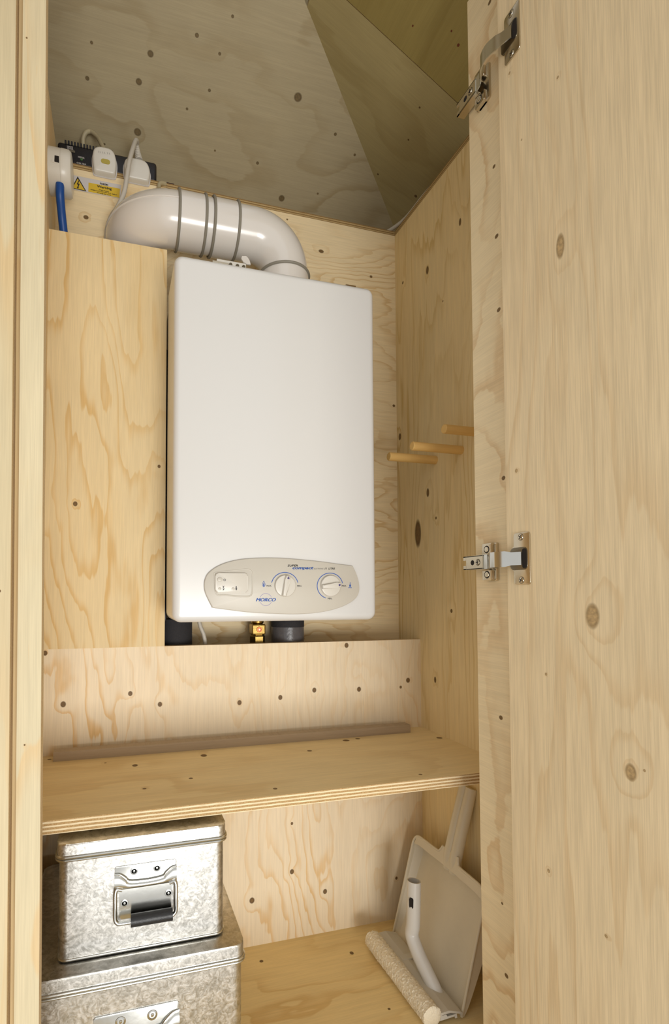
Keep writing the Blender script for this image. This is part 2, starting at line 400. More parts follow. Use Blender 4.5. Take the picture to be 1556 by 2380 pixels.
roof('ceiling_back_slope', A, (0, -1, SA), (1, 0, 0),
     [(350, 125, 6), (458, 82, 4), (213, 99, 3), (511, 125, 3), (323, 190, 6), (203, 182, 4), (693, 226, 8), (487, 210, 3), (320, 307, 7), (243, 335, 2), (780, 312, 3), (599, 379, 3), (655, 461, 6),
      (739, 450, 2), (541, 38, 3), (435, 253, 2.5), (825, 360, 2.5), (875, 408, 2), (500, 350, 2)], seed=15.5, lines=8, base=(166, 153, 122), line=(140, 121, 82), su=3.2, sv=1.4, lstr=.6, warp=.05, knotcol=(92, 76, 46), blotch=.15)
# the side slope is two sheets that meet in a joint running up the slope
js = None
def sidept(px_, py_):
    n = V((SB, 0, 1)); return onP(px_, py_, P0, n)
j0 = sidept(1085, 260); j1 = sidept(805, 0); jd = (j1-j0).normalized()
def jat(x): return j0+jd*((x-j0.x)/jd.x)
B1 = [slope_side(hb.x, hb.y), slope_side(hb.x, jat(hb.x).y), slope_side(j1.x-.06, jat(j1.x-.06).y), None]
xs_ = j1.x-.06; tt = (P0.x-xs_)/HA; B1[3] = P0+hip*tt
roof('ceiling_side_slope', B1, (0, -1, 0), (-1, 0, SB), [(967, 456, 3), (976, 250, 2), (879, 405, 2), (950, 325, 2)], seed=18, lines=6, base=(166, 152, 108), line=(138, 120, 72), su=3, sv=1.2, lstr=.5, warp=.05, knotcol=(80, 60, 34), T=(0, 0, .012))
dy = V((0, -.0012, 0)); xl2 = xs_
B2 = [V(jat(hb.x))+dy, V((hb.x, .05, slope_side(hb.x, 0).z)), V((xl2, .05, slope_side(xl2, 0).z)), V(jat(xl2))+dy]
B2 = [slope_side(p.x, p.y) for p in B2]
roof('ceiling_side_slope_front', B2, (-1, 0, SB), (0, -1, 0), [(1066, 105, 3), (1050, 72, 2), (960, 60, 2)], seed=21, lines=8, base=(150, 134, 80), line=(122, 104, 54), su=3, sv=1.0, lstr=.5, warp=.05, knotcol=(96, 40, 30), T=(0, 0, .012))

# shelf with batten
panel('trim_shelf', (XL, .718, -.297), (0, .282, 0), (XR-XL, 0, 0), (0, 0, -.018), kind=False,
      px=[(474, 1756, 9, .8), (314, 1779, 8, .8), (444, 1809, 5, 1), (640, 1833, 5, 1), (336, 1833, 4), (720, 1745, 5), (832, 1717, 5), (805, 1721, 7), (1022, 1715, 6), (978, 1800, 4), (115, 1765, 4), (245, 1773, 2.5)],
      seed=23.3, lines=7, base=(235, 212, 162), line=(198, 158, 96), su=4, sv=1.3, lstr=.35, warp=.06)
sh = bpy.data.objects['trim_shelf']; sh.name = 'shelf'
tag(sh, 'plywood shelf spanning the cupboard below the boiler, layered ply front edge', 'shelf')

# jamb boards and doors
jy0, jy1 = .580, .655
O = (.53, jy1, ZF-.05)
jt = .941-(ZF-.05)
panel('trim_right_jamb', O, (0, 0, jt), (0, jy0-jy1, 0), (.018, 0, 0),
      [(1149, 387, 4), (1155, 549, 5), (1160, 720, 5), (1171, 1111, 5), (1165, 1668, 5), (1178, 2268, 5), (1139, 5, 5), (1168, 2100, 3)], seed=26.4, lines=7, base=(236, 217, 178), line=(202, 160, 104), su=2.6, sv=5, lstr=.6, warp=.04,
      outline=[(0, 0), (jt+.004, 0), (jt+.004, .006), (jt+.05, .030), (jt+.16, jy1-jy0), (0, jy1-jy0)])
panel('wall_right_return', (.548, .64, ZF-.05), (.11, 0, 0), (0, 0, 1.60), (0, .015, 0), seed=27)
dO = (.515, .574, ZF-.06)
panel('door_1', dO, (0, -.50, 0), (0, 0, 2.0), (.018, 0, 0),
      [(1303, 572, 11, 2.6), (1378, 1432, 17, 1.7), (1467, 1795, 13, 1.5), (1276, 2024, 4), (1410, 2176, 4, 1), (1270, 1567, 3), (1297, 180, 3), (1201, 1094, 4), (1499, 1791, 3), (1185, 170, 3), (1213, 325, 2)],
      seed=29.7, lines=16, base=(234, 213, 174), line=(212, 178, 128), su=4.5, sv=.5, lstr=.42, blotch=.25, warp=.10, fib=.8, knotcol=(164, 138, 98))
panel('trim_left_stile', (-.1035, .600, ZF-.06), (.0245, 0, 0), (0, 0, 2.0), (0, .018, 0), [(60, 1731, 2), (78, 92, 2)], seed=34.2, lines=7, base=(206, 192, 158), line=(216, 166, 92), su=9, sv=.9, lstr=.45, warp=.03)
panel('door_2', (-.30, .593, ZF-.06), (.1905, 0, 0), (0, 0, 2.0), (0, .018, 0), [(5, 1375, 3)], seed=36.9, lines=5, base=(202, 186, 150), line=(204, 158, 90), su=8, sv=1.0, lstr=.45, warp=.03)
panel('trim_left_rebate', (-.30, .612, ZF-.06), (.197, 0, 0), (0, 0, 2.0), (0, .015, 0), seed=38, base=(214, 188, 140))

for nm_ in ('trim_left_stile', 'door_2', 'trim_left_rebate'):
    o_ = bpy.data.objects[nm_]; o_.rotation_euler.y = -.0075; o_.location.x += .0033
b = board('batten', (-.108, .963, -.297), (0, 0, .0165), (.715, 0, 0), (0, .022, 0), [M_batten, M_batten])
tag(b, 'grey-brown square timber strip lying along the back of the shelf', 'timber strip')

# three dowel pegs in the right wall
def peg(Y, z, x0, r, label):
    bm = bmesh.new(); uvl = bm.loops.layers.uv.new('UVMap')
    lathe(bm, (x0, Y, z), (1, 0, 0), [(0, 0), (0, r*.86), (.0015, r), (XR-x0+.004, r), (XR-x0+.004, 0)], 28)
    for f in bm.faces:
        for l in f.loops:
            c = l.vert.co; l[uvl].uv = (math.atan2(c.z-z, c.y-Y)*r+Y, c.x)
    tag(obj('wooden_peg', bm, M_dowel, None, True), label, 'peg', 'dowel pegs in the right wall')
peg(.936, .288, .545, .0090, 'wooden dowel peg on the right wall, the lowest and farthest of the three')
peg(.851, .286, .546, .0085, 'wooden dowel peg on the right wall, the middle one of the three')
peg(.802, .307, .582, .0085, 'wooden dowel peg on the right wall, highest one, partly behind the jamb')

# ------------------------------------------------------------------ boiler
BY = .875
def fr(x, y, Y=BY): return onY(x, y, Y)
bl, br_, bt, bb = .0905, .4825, .603, -.050
boil = thing('water_heater', 'white wall-hung gas water heater with two control knobs', 'water heater', ((bl+br_)/2, 1.09, bb))
def loft(bm, rings, cap0=True, cap1=True):
    R = [[bm.verts.new(p) for p in r_] for r_ in rings]; n = len(R[0])
    for A_, B_ in zip(R, R[1:]):
        for k in range(n): bm.faces.new((A_[k], A_[(k+1) % n], B_[(k+1) % n], B_[k]))
    if cap0: bm.faces.new(R[0][::-1])
    if cap1: bm.faces.new(R[-1])
bm = bmesh.new(); rb = .012
rg = [(.99, 0)]+[(BY+rb*(1-math.sin(a)), rb*(1-math.cos(a))) for a in [PI/2*i/6 for i in range(7)]]
loft(bm, [[V((x, y, z)) for x, z in rrect(bl+i_, br_-i_, bb+i_, bt-i_, .016-i_, 8)] for y, i_ in rg])
obj('casing', bm, M_white, boil, True)
bm = bmesh.new(); box(bm, (bl+.006, .985, bb+.006), (br_-.006, 1.089, bt-.006), .003)
obj('back_box', bm, plain('grey_metal_back', (150, 146, 138), .4, metal=.6), boil)
# control panel
zp = [(55, 330), (58, 275), (78, 222), (112, 184), (160, 150), (230, 117), (320, 91), (430, 74), (600, 66), (760, 69), (900, 79), (1100, 99), (1260, 121), (1380, 136), (1396, 143), (1425, 205), (1445, 270), (1454, 330),
      (1448, 380), (1422, 428), (1365, 473), (1270, 516), (1150, 548), (1000, 568), (850, 574), (650, 568), (450, 556), (280, 536), (140, 517), (124, 508), (95, 450), (66, 385)]
pp = [fr(460+x/3.89, 1280+y/3.89) for x, y in zp]
segs_ = [pp[29:]+pp[:15], pp[14:30]]           # smooth between the two pointed corners
pp = spline(segs_[0], 4)[:-1]+spline(segs_[1], 4)[:-1]
def dome(bm, pts, ys, ks):
    """solid whose outline pts is repeated at depths ys and shrunk by distances ks towards its middle"""
    n = len(pts); c = V((0, 0, 0))
    for p in pts: c += p/n
    hx = (max(p.x for p in pts)-min(p.x for p in pts))/2; hz = (max(p.z for p in pts)-min(p.z for p in pts))/2
    rings = [[V((c.x+(p.x-c.x)*(1-k/hx), y, c.z+(p.z-c.z)*(1-k/hz))) for p in pts] for y, k in zip(ys, ks)]
    loft(bm, rings, True, False)
    last = [v for v in bm.verts][-n:]; m_ = V((0, 0, 0))
    for v in last: m_ += v.co/n
    mv = bm.verts.new(m_)
    for i in range(n): bm.faces.new((last[i], last[(i+1) % n], mv))
bm = bmesh.new(); dome(bm, pp, (BY+.001, BY-.0035, BY-.0049, BY-.0055), (0, 0, .0007, .0020))
cp = obj('control_panel', bm, M_panel, boil, True)
FY = BY-.0055
def zf(x, y, Y=FY): return onY(460+x/3.89, 1280+y/3.89, Y)
# switch recess rim and block
a_, b_ = zf(150, 395), zf(448, 205)
rim = [zf(*q) for q in ((150, 200), (230, 190), (330, 178), (440, 168), (478, 180), (492, 212), (494, 300), (490, 380), (465, 410), (380, 412), (250, 400), (165, 385))]
bm = bmesh.new(); tube(bm, [p+V((0, .0012, 0)) for p in spline(rim+[rim[0]], 5)[:-1]], .0019, 10, closed=True)
obj('recess_rim', bm, M_panel, cp, True)
bm = bmesh.new(); A2, B2_ = zf(155, 378), zf(448, 205)
prism(bm, [V((x, FY+.001, z)) for x, z in rrect(A2.x, B2_.x, A2.z, B2_.z, .005, 5)], (0, -.0065, 0), .0018, 3)
sw = obj('switch_plate', bm, M_panel2, cp, True)
SY = FY-.0055
def disc(nm, x, y, rx, rz, Y, mat, par, d=.0008):
    c = onY(460+x/3.89, 1280+y/3.89, Y); bm = bmesh.new()
    k = Y/FPX/3.89
    prism(bm, [c+V((math.cos(t)*rx*k, 0, math.sin(t)*rz*k)) for t in [2*PI*i/24 for i in range(24)]], (0, -d, 0), d*.4, 2)
    return obj(nm, bm, mat, par, True)
disc('power_button', 200, 260, 25, 20, SY, M_panel, sw, .0016)
disc('indicator_window', 199, 343, 15, 13, SY, M_panel, sw); disc('indicator_window', 320, 344, 15, 13, SY, M_panel, sw)
def stroke(nm, pts, w, mat, par, Y, closed=False, conv=zf):
    """flat line through panel points"""
    P = [conv(*q, Y)+V((0, -.0003, 0)) for q in pts]; n = len(P); bm = bmesh.new(); L_, R_ = [], []
    for i, p in enumerate(P):
        t = ((P[(i+1) % n]-P[i-1]) if closed else (P[min(i+1, n-1)]-P[max(i-1, 0)])).normalized(); s = V((-t.z, 0, t.x))*w/2
        L_.append(bm.verts.new(p+s)); R_.append(bm.verts.new(p-s))
    for i in range(n if closed else n-1):
        j = (i+1) % n; bm.faces.new((L_[i], R_[i], R_[j], L_[j]))
    r = bmesh.ops.extrude_face_region(bm, geom=bm.faces[:]); bmesh.ops.translate(bm, vec=(0, .00025, 0), verts=[e for e in r['geom'] if isinstance(e, bmesh.types.BMVert)])
    return obj(nm, bm, mat, par)
def arcp(cx, cy, r, a0, a1, n=40): return [(cx+r*math.cos(math.radians(a0+(a1-a0)*i/n)), cy-r*math.sin(math.radians(a0+(a1-a0)*i/n))) for i in range(n+1)]
SY2 = SY-.0003
stroke('power_symbol', arcp(243, 264, 9, 130, 410, 16), .0006, M_ink, sw, SY2)
stroke('power_symbol', [(243, 252), (243, 262)], .0006, M_ink, sw, SY2)
stroke('flow_symbol', spline([V((225, 318, 0)), V((238, 330, 0)), V((225, 344, 0)), V((238, 356, 0))], 4) and [(224, 318), (236, 328), (226, 340), (238, 350), (228, 358)], .0007, M_ink, sw, SY2)
stroke('flow_symbol', [(240, 318), (228, 330), (240, 342), (226, 356)], .0007, M_ink, sw, SY2)
stroke('flame_symbol', [(348, 320), (343, 335), (342, 348), (348, 357), (354, 348), (353, 335), (348, 320)], .0007, M_ink, sw, SY2)
stroke('flame_symbol', [(350, 338), (350, 354)], .0007, M_ink, sw, SY2)
# knobs
def knob(cx, cy, ang, name_mark):
    c = zf(cx, cy); r = 100/3.89/FPX*FY*1.03
    bm = bmesh.new(); lathe(bm, c, (0, -1, 0), [(-.001, 0), (-.001, r*1.0), (.004, r), (.0052, r*.96), (.0056, r*.85), (.0056, 0)], 48)
    k = obj('knob', bm, M_panel2, cp, True)
    u = V((math.cos(ang), 0, math.sin(ang))); w = V((-math.sin(ang), 0, math.cos(ang)))
    bm = bmesh.new(); q = []
    for s, t in ((-.94, -.20), (.5, -.26), (.92, -.22), (.97, 0), (.92, .22), (.5, .26), (-.94, .20), (-.99, 0)): q.append(c+u*r*s+w*r*t+V((0, -.004, 0)))
    prism(bm, q, (0, -.0075, 0), .0020, 3)
    obj('grip', bm, M_panel2, k, True)
    bm = bmesh.new(); z0 = c+V((0, -.0116, 0))
    prism(bm, [z0+u*r*.90, z0+u*r*.68+w*r*.12, z0+u*r*.62, z0+u*r*.68-w*r*.12], (0, -.0003, 0))
    obj('pointer_mark', bm, plain('violet_mark', (72, 62, 120), .5), k)
    return k
knob(787, 318, math.radians(77), 1); knob(1196, 318, math.radians(6), 2)
stroke('scale_arc', arcp(787, 318, 122, 166, 14), .0013, M_blue, cp, FY)
stroke('scale_arc', arcp(1196, 318, 116, 12, 251), .0013, M_blue, cp, FY)
T_ = lambda s, x0, x1, y, h, m, **k: text(s, zf(x0, y), zf(x1, y), h/3.89/FPX*FY, m, cp, **k)
T_('SUPER', 813, 906, 143, 19, M_ink, bold=.02, shear=.2)
T_('compact', 857, 1047, 166, 27, M_blue, bold=.03, shear=.25)
T_('ELECTRONIC', 1050, 1138, 168, 12, M_greyink, shear=.2)
T_('11  LITRE', 1148, 1242, 170, 19, M_ink, bold=.01, shear=.2)
T_('MAX.', 623, 668, 325, 17, M_ink); T_('MIN.', 899, 940, 326, 17, M_ink)
T_('MAX.', 1303, 1344, 325, 17, M_ink); T_('MIN.', 1176, 1216, 440, 17, M_ink)
T_('MORCO', 525, 703, 458, 32, M_blue, shear=.3); T_('MORCO', 529, 707, 457, 31, M_blue, shear=.3, lift=.00045)
stroke('logo_ring', arcp(615, 442, 55, 24, 156), .0006, M_lilac, cp, FY); stroke('logo_ring', arcp(615, 442, 55, 204, 336), .0006, M_lilac, cp, FY)
stroke('flame_symbol', [(597, 274), (587, 295), (584, 308), (590, 322), (597, 327), (604, 322), (610, 308), (607, 295), (597, 274)], .0007, M_blue, cp, FY)
stroke('flame_symbol', [(597, 296), (597, 322)], .0022, M_blue, cp, FY)
stroke('thermometer_symbol', [(1378, 285), (1378, 312)], .0010, M_blue, cp, FY); stroke('thermometer_symbol', [(1378, 308), (1378, 326)], .0034, M_blue, cp, FY)
stroke('thermometer_symbol', [(1362, 336), (1370, 332), (1378, 336), (1386, 332), (1393, 336)], .0010, M_blue, cp, FY)
# brackets on the top rear edge
bm = bmesh.new(); box(bm, (.170, .895, bt-.002), (.226, .93, bt+.016), .001); obj('top_bracket', bm, M_panel2, boil)
for x in (.196, .209, .221):
    bm = lt((x, .8945, bt+.008), (0, -1, 0), [(0, 0), (0, .0035), (.002, .003), (.002, 0)], 14); obj('bracket_screw', bm, M_nickd, boil, True)
obj('top_clip', bx((.16, .884, bt), (.19, .90, bt+.004), .0005), M_nickel, boil); obj('top_clip', bx((.425, .885, bt), (.447, .90, bt+.004), .0005), M_nickel, boil)

# ------------------------------------------------------------------ flue duct
DY, DZ, DR = .992, .7485, .0500
duct = thing('flue_duct', 'glossy white plastic flue duct bending from the heater top into the back wall', 'duct', (.33, DY, .600))
def seal(x):
    bm = bmesh.new(); tube(bm, [V((x, DY+math.cos(a)*(DR+.0028), DZ+math.sin(a)*(DR+.0028))) for a in [2*PI*i/64 for i in range(64)]], .0028, 8, closed=True)
    obj('seal', bm, M_seal, duct, True)
Rb = .088
cxl = .105; eL = [V((cxl-math.sin(a)*Rb, DY+Rb-math.cos(a)*Rb, DZ)) for a in [PI/2*i/16 for i in range(17)]]+[V((cxl-Rb, 1.105, DZ))]
bm = bmesh.new(); tube(bm, [V((.112, DY, DZ))]+eL, DR*1.0, 56); obj('elbow', bm, M_duct, duct, True)
bm = bmesh.new(); tube(bm, [p+V((-.7, -.7, 0)).normalized()*0 for p in [V((cxl-math.sin(a)*(Rb+DR-.0006), DY+Rb-math.cos(a)*(Rb+DR-.0006), DZ+.010)) for a in [PI/2*i/20 for i in range(19)]]], .0016, 8); obj('mould_seam', bm, M_duct, duct, True)
bm = bmesh.new(); tube(bm, [V((.105, DY, DZ)), V((.160, DY, DZ))], DR+.0022, 56); obj('socket', bm, M_duct, duct, True)
bm = bmesh.new(); tube(bm, [V((.150, DY, DZ)), V((.180, DY, DZ))], DR, 56); obj('straight_pipe', bm, M_duct, duct, True)
bm = bmesh.new(); tube(bm, [V((.176, DY, DZ)), V((.226, DY, DZ))], DR+.0022, 56); obj('socket', bm, M_duct, duct, True)
cxr = .262; Rc = .071; eR = [V((cxr+math.sin(a)*Rc, DY, DZ-Rc+math.cos(a)*Rc)) for a in [PI/2*i/16 for i in range(17)]]
bm = bmesh.new(); tube(bm, [V((.222, DY, DZ))]+eR+[V((cxr+Rc, DY, DZ-Rc-.012))], DR, 56); obj('elbow', bm, M_duct, duct, True)
bm = bmesh.new(); tube(bm, [V((cxr+Rc, DY, DZ-Rc-.006)), V((cxr+Rc, DY, bt))], DR+.0022, 56); obj('socket', bm, M_duct, duct, True)
for x in (.1075, .1595, .1765, .2255): seal(x)
bm = bmesh.new(); tube(bm, [V((cxr+Rc+math.cos(a)*(DR+.003), DY+math.sin(a)*(DR+.003), DZ-Rc-.008)) for a in [2*PI*i/64 for i in range(64)]], .0028, 8, closed=True); obj('seal', bm, M_seal, duct, True)
fl = [(1005, 607), (1035, 607), (1050, 622), (1060, 640), (1068, 668), (1040, 665), (1015, 650), (1000, 625)]
bm = bmesh.new(); prism(bm, [onY(240+x/3.112, 400+y/3.112, .940) for x, y in fl], (0, .004, 0), .0012); obj('moulded_lug', bm, M_duct, duct)

# ------------------------------------------------------------------ pipes below the heater
t = thing('gas_valve', 'brass isolating valve on the pipe under the heater', 'valve', (.288, 1.04, -.14))
vx, vy = .288, 1.04
bm = bmesh.new(); lathe(bm, (vx, vy, -.14), (0, 0, 1), [(0, 0), (0, .0165), (.0495, .0165), (.052, .0145), (.055, .0140), (.055, 0)], 6); obj('lower_nut', bm, M_brass, t)
bm = bmesh.new(); box(bm, (vx-.0145, vy-.0145, -.0865), (vx+.0145, vy+.0145, -.064), .003, 3); obj('valve_body', bm, M_brass, t)
bm = bmesh.new(); lathe(bm, (vx, vy, -.064), (0, 0, 1), [(0, 0), (0, .011), (.003, .0135), (.013, .0135), (.016, .0115), (.02, .008), (.05, .008), (.05, 0)], 24); obj('upper_nut', bm, M_brass, t, True)
bm = lt((vx, vy-.0144, -.0755), (0, -1, 0), [(0, .0062), (.0025, .0058), (.0025, .0040), (.001, .0036), (.001, 0)], 24)
sc_ = obj('screw', bm, plain('copper_screw', (190, 120, 84), .25, metal=1), t, True)
bm = lt((vx, vy-.0152, -.0755), (0, -1, 0), [(0, 0), (0, .0020), (.0012, .0018), (.0012, 0)], 14); obj('screw_centre', bm, M_nickel, sc_)
t = thing('taped_pipe', 'grey taped waste pipe beneath the heater, right of the brass valve', 'pipe', (.361, 1.054, -.30))
obj('pipe', tb([(.361, 1.054, -.30), (.361, 1.054, -.07)], .0345, 40), M_tape, t, True)
obj('tape_wrap', tb([(.361, 1.054, -.125), (.361, 1.054, -.071)], .0358, 40), M_tape, t, True)
obj('foam_collar', tb([(.361, 1.054, -.072), (.361, 1.054, -.052)], .0362, 40), M_foam, t, True)
tag(obj('insulated_pipe', tb([(.116, 1.0555, -.30), (.116, 1.0555, -.052)], .0340, 40), M_foam, None, True), 'thick black foam insulated pipe at the lower left of the heater', 'pipe')
tag(obj('insulated_hose', tb([(.094, 1.035, -.06), (.091, 1.03, -.02), (.090, 1.03, .25), (.090, 1.03, .5)], .0035, 12, 6), M_black, None, True), 'thin black hose running up the gap left of the heater', 'hose')
tag(obj('white_cable', tb([(.158, 1.03, -.04), (.163, 1.03, -.065), (.172, 1.03, -.09), (.178, 1.03, -.14)], .0042, 12, 6), M_cable, None, True), 'white cable dropping below the heater, left of the brass valve', 'cable')

# ------------------------------------------------------------------ left-hand socket and cables
DYd = 1.0; c0 = onY(143, 404, 1.0); sx0 = XL
ro = thing('junction_box', 'round white cable junction box on the left wall above the blue cable', 'junction box', (XL, 1.0, c0.z-.05))
bm = bmesh.new(); lathe(bm, (XL, 1.0, c0.z), (1, 0, 0), [(0, 0), (0, .0385), (.022, .0385)], 56); obj('base', bm, M_panel2, ro, True)
bm = bmesh.new(); lathe(bm, (XL+.0222, 1.0, c0.z), (1, 0, 0), [(0, .0370), (0, .0390), (.013, .0388), (.0175, .0355), (.0185, .030), (.0185, 0)], 56); obj('cover', bm, M_panel2, ro, True)
q = onY(148, 379, .968)
bm = bmesh.new(); box(bm, (XL+.006, .9622, q.z-.007), (XL+.020, .975, q.z+.007), .001); obj('knockout', bm, M_panel2, ro)
bm = bmesh.new(); box(bm, (XL+.0125, .9612, q.z-.0060), (XL+.0205, .966, q.z+.0060), .0008); obj('cable_slot', bm, M_hole, ro)
zb = c0.z-.0365
tag(obj('blue_cable', tb([(XL+.020, .985, zb+.004), (XL+.020, .990, zb-.015), (XL+.022, 1.015, zb-.045), (XL+.027, 1.035, zb-.085), (XL+.040, 1.05, zb-.15)], .0078, 20, 8), M_bluec, None, True), 'thick blue cable hanging below the round junction box', 'cable')
tag(obj('beige_cable', tb([(XL+.012, 1.0, c0.z+.036), (XL+.012, 1.02, c0.z+.06), (XL+.013, 1.10, c0.z+.12), (XL+.012, 1.17, c0.z+.15), (XL+.012, 1.22, .945)], .0055, 14, 8), M_beige, None, True), 'short beige cable rising from the round junction box', 'cable')

# ------------------------------------------------------------------ inverter with plugs
IY = 1.0925
def z1(x, y, Y): return onY(90+x/3.795, 280+y/3.795, Y)
iv = thing('power_inverter', 'black power inverter box with two plugs, standing on the high ledge', 'inverter', (-.03, 1.16, .9037))
xi0, xi1 = z1(165, 200, IY).x, z1(1042, 400, IY).x
tz = .9475
bm = bmesh.new(); box(bm, (xi0, IY, .9037), (xi1, 1.215, tz), .006, 3); obj('housing', bm, M_black, iv, True)
bm = bmesh.new()
n = 16
for i in range(n):
    x = xi0+.014+i*.0062; box(bm, (x, IY-.0005, tz-.004), (x+.0036, 1.205, tz+.0045))
obj('cooling_fin', bm, M_black, iv)
def ti(s, x0, x1, y, h):
    p, q = z1(x0, y, IY), z1(x1, y, IY); q = V((q.x, q.y, p.z)); text(s, p, q, h/3.795/FPX*IY*1.05, M_label, iv)
ti('REMOTE', 250, 302, 236, 14); ti('CONTROL', 250, 306, 250, 13)
ti('NORMAL', 347, 406, 328, 15); ti('OVER TEMP', 335, 418, 379, 13)
c = z1(379, 345, IY); obj('status_light', lt(c, (0, -1, 0), [(-.001, 0), (-.001, .0028), (.0012, .0026), (.0014, 0)], 16), M_green, iv, True)
c = z1(285, 268, IY); obj('remote_port', bx((c.x-.008, IY-.0008, c.z-.003), (c.x+.008, IY+.001, c.z+.0015)), M_nickd, iv)
def plug(x0, x1, y0, y1, Yf, label, logo):
    a, b2 = z1(x0, y1, Yf), z1(x1, y0, Yf); cx = (a.x+b2.x)/2; w = (b2.x-a.x)/2; zz0, zz1 = a.z, b2.z; 
    t = thing('mains_plug', label, 'plug', (cx, IY-.012, zz0), 'mains plugs in the inverter')
    def prof(s):
        cz = (zz0+zz1)/2; hh = (zz1-zz0)/2
        n_ = [(0, 1), (.45, .97), (.76, .78), (.93, .40), (1, 0), (.98, -.45), (.92, -.82), (.82, -.97), (.5, -1), (0, -1), (-.5, -1), (-.82, -.97), (-.92, -.72), (-1, -.1), (-.98, .4), (-.84, .78), (-.45, .97), (0, 1)]
        return [V((cx+u*w*s, IY-.002, cz+v_*hh*s)) for u, v_ in [(q.x, q.y) for q in spline([V((a_, b_, 0)) for a_, b_ in n_], 4)[:-1]]]
    bm = bmesh.new(); dome(bm, prof(1.0), (IY, Yf+.005, Yf+.0022, Yf+.0007, Yf), (0, 0, .0010, .0025, .0050)); obj('plug_body', bm, M_panel2, t, True)
    bm = bmesh.new(); dome(bm, prof(1.07), (IY+.001, IY-.0045), (0, 0)); obj('socket_plate', bm, M_label, t, True)
    return t, cx, zz0, zz1
t, cx, z0_, z1_ = plug(472, 688, 250, 428, 1.074, 'white plug with a small yellow fuse window, in the inverter', 1)
c = z1(590, 363, 1.074); bm = bmesh.new(); prism(bm, [V((x, 1.0745, z)) for x, z in rrect(c.x-.0092, c.x+.0092, c.z-.005, c.z+.005, .0045, 5)], (0, -.0014, 0), .0004); obj('fuse_window', bm, M_amber, t)
for mx_ in (526, 540, 562, 580, 604, 622):
    stroke('worn_mark', [(mx_, 268+(mx_-520)*.16), (mx_+5, 284+(mx_-520)*.16)], .0005, M_greyink, t, 1.0736, conv=z1)
obj('cord', tb([z1(578, 262, 1.10), z1(556, 215, 1.11), z1(520, 150, 1.13), z1(465, 100, 1.14), z1(420, 105, 1.14), z1(396, 150, 1.145), z1(392, 200, 1.15), z1(400, 262, 1.155)], .0046, 14, 8), M_beige, t, True)
t, cx, z0_, z1_ = plug(752, 985, 352, 487, 1.074, 'white plug with a looping white cord, right one in the inverter', 0)
rp = [z1(885, 352, 1.098), z1(875, 300, 1.10), z1(866, 240, 1.10), z1(862, 178, 1.10)]
bm = bmesh.new(); pr = spline(rp, 10); tube(bm, pr, [(.0085-.004*i/len(pr))*(1.0 if i % 3 else .86) for i in range(len(pr))], 16); obj('strain_relief', bm, M_cable, t, True)
obj('cord', tb([z1(868, 215, 1.10), z1(868, 185, 1.09), z1(855, 180, 1.08), z1(830, 250, 1.06), z1(800, 360, 1.045), z1(775, 520, 1.04), z1(752, 640, 1.04), z1(700, 760, 1.04), z1(640, 850, 1.06), z1(606, 950, 1.078), z1(598, 1050, 1.08), z1(602, 1200, 1.08)], .0047, 14, 8), M_cable, t, True)

# warning label on the back wall under the ledge
WY = 1.0895
lb = thing('warning_label', 'yellow and white inverter warning sticker on the wall under the ledge', 'label', V((-.05, WY, .83)))
def zw(x, y, Y=WY): return z1(x, y, Y)
def quad(nm, c4, mat, par, d=.0003, Y=WY):
    bm = bmesh.new(); prism(bm, [zw(*q, Y) for q in c4], (0, -d, 0)); return obj(nm, bm, mat, par)
quad('white_backing', [(284, 478), (728, 570), (722, 690), (284, 606)], M_label, lb)
quad('yellow_field', [(440, 548), (718, 603), (712, 683), (438, 628)], M_yellow, lb, .0003, WY-.0003)
quad('warning_triangle', [(344, 494), (421, 626), (290, 598)], M_ink, lb, .0002, WY-.0003)
quad('triangle_fill', [(345, 513), (408, 617), (300, 594)], M_yellow, lb, .0002, WY-.0006)
quad('lightning_bolt', [(352, 528), (336, 562), (348, 568), (340, 590), (334, 588), (347, 604), (356, 590), (350, 590), (362, 560), (348, 556), (360, 530)], M_ink, lb, .0002, WY-.0009)
def tw(s, x0, y0, x1, y1, h, b_=0.0):
    text(s, zw(x0, y0, WY-.0006), zw(x1, y1, WY-.0006), h/3.795/FPX*WY*1.05, M_ink, lb, bold=b_, lift=.0002)
tw('Inverter', 542, 557, 614, 572, 13, .02)
stroke('underline', [(541, 560), (615, 575)], .0006, M_ink, lb, WY-.0006, conv=zw)
tw('Warning', 514, 588, 644, 614, 19, .03)
tw('Dual Supply', 533, 614, 620, 632, 8, .03); tw('Isolate both A.C. and D.C. before', 458, 612, 692, 660, 8, .03); tw('carrying out work.', 512, 638, 640, 664, 8, .03)
# small clip and brown plug on the ledge, loose white cable at the right
tag(obj('cable_clip', tb([z1(1062, 600, 1.08), z1(1064, 565, 1.082), z1(1085, 552, 1.085), z1(1120, 560, 1.09)], .0042, 10, 6), M_beige, None, True), 'beige cable end curling over the ledge above the duct', 'cable')
c = onY(397, 429, 1.10); tag(obj('cable_grommet', bx((c.x-.012, 1.095, .9037), (c.x+.008, 1.12, .9107), .002), plain('brown_rubber', (52, 30, 28), .6), None), 'small dark brown block on the ledge behind the duct', 'block')
tag(obj('loose_cable', tb([(.610, 1.13, .909), (.628, 1.125, .911), (.650, 1.112, .917), (.668, 1.06, .916), (.668, .98, .912), (.672, .88, .909)], .0045, 12, 8), M_cable, None, True), 'thin white cable lying in the upper right corner along the ledges', 'cable')

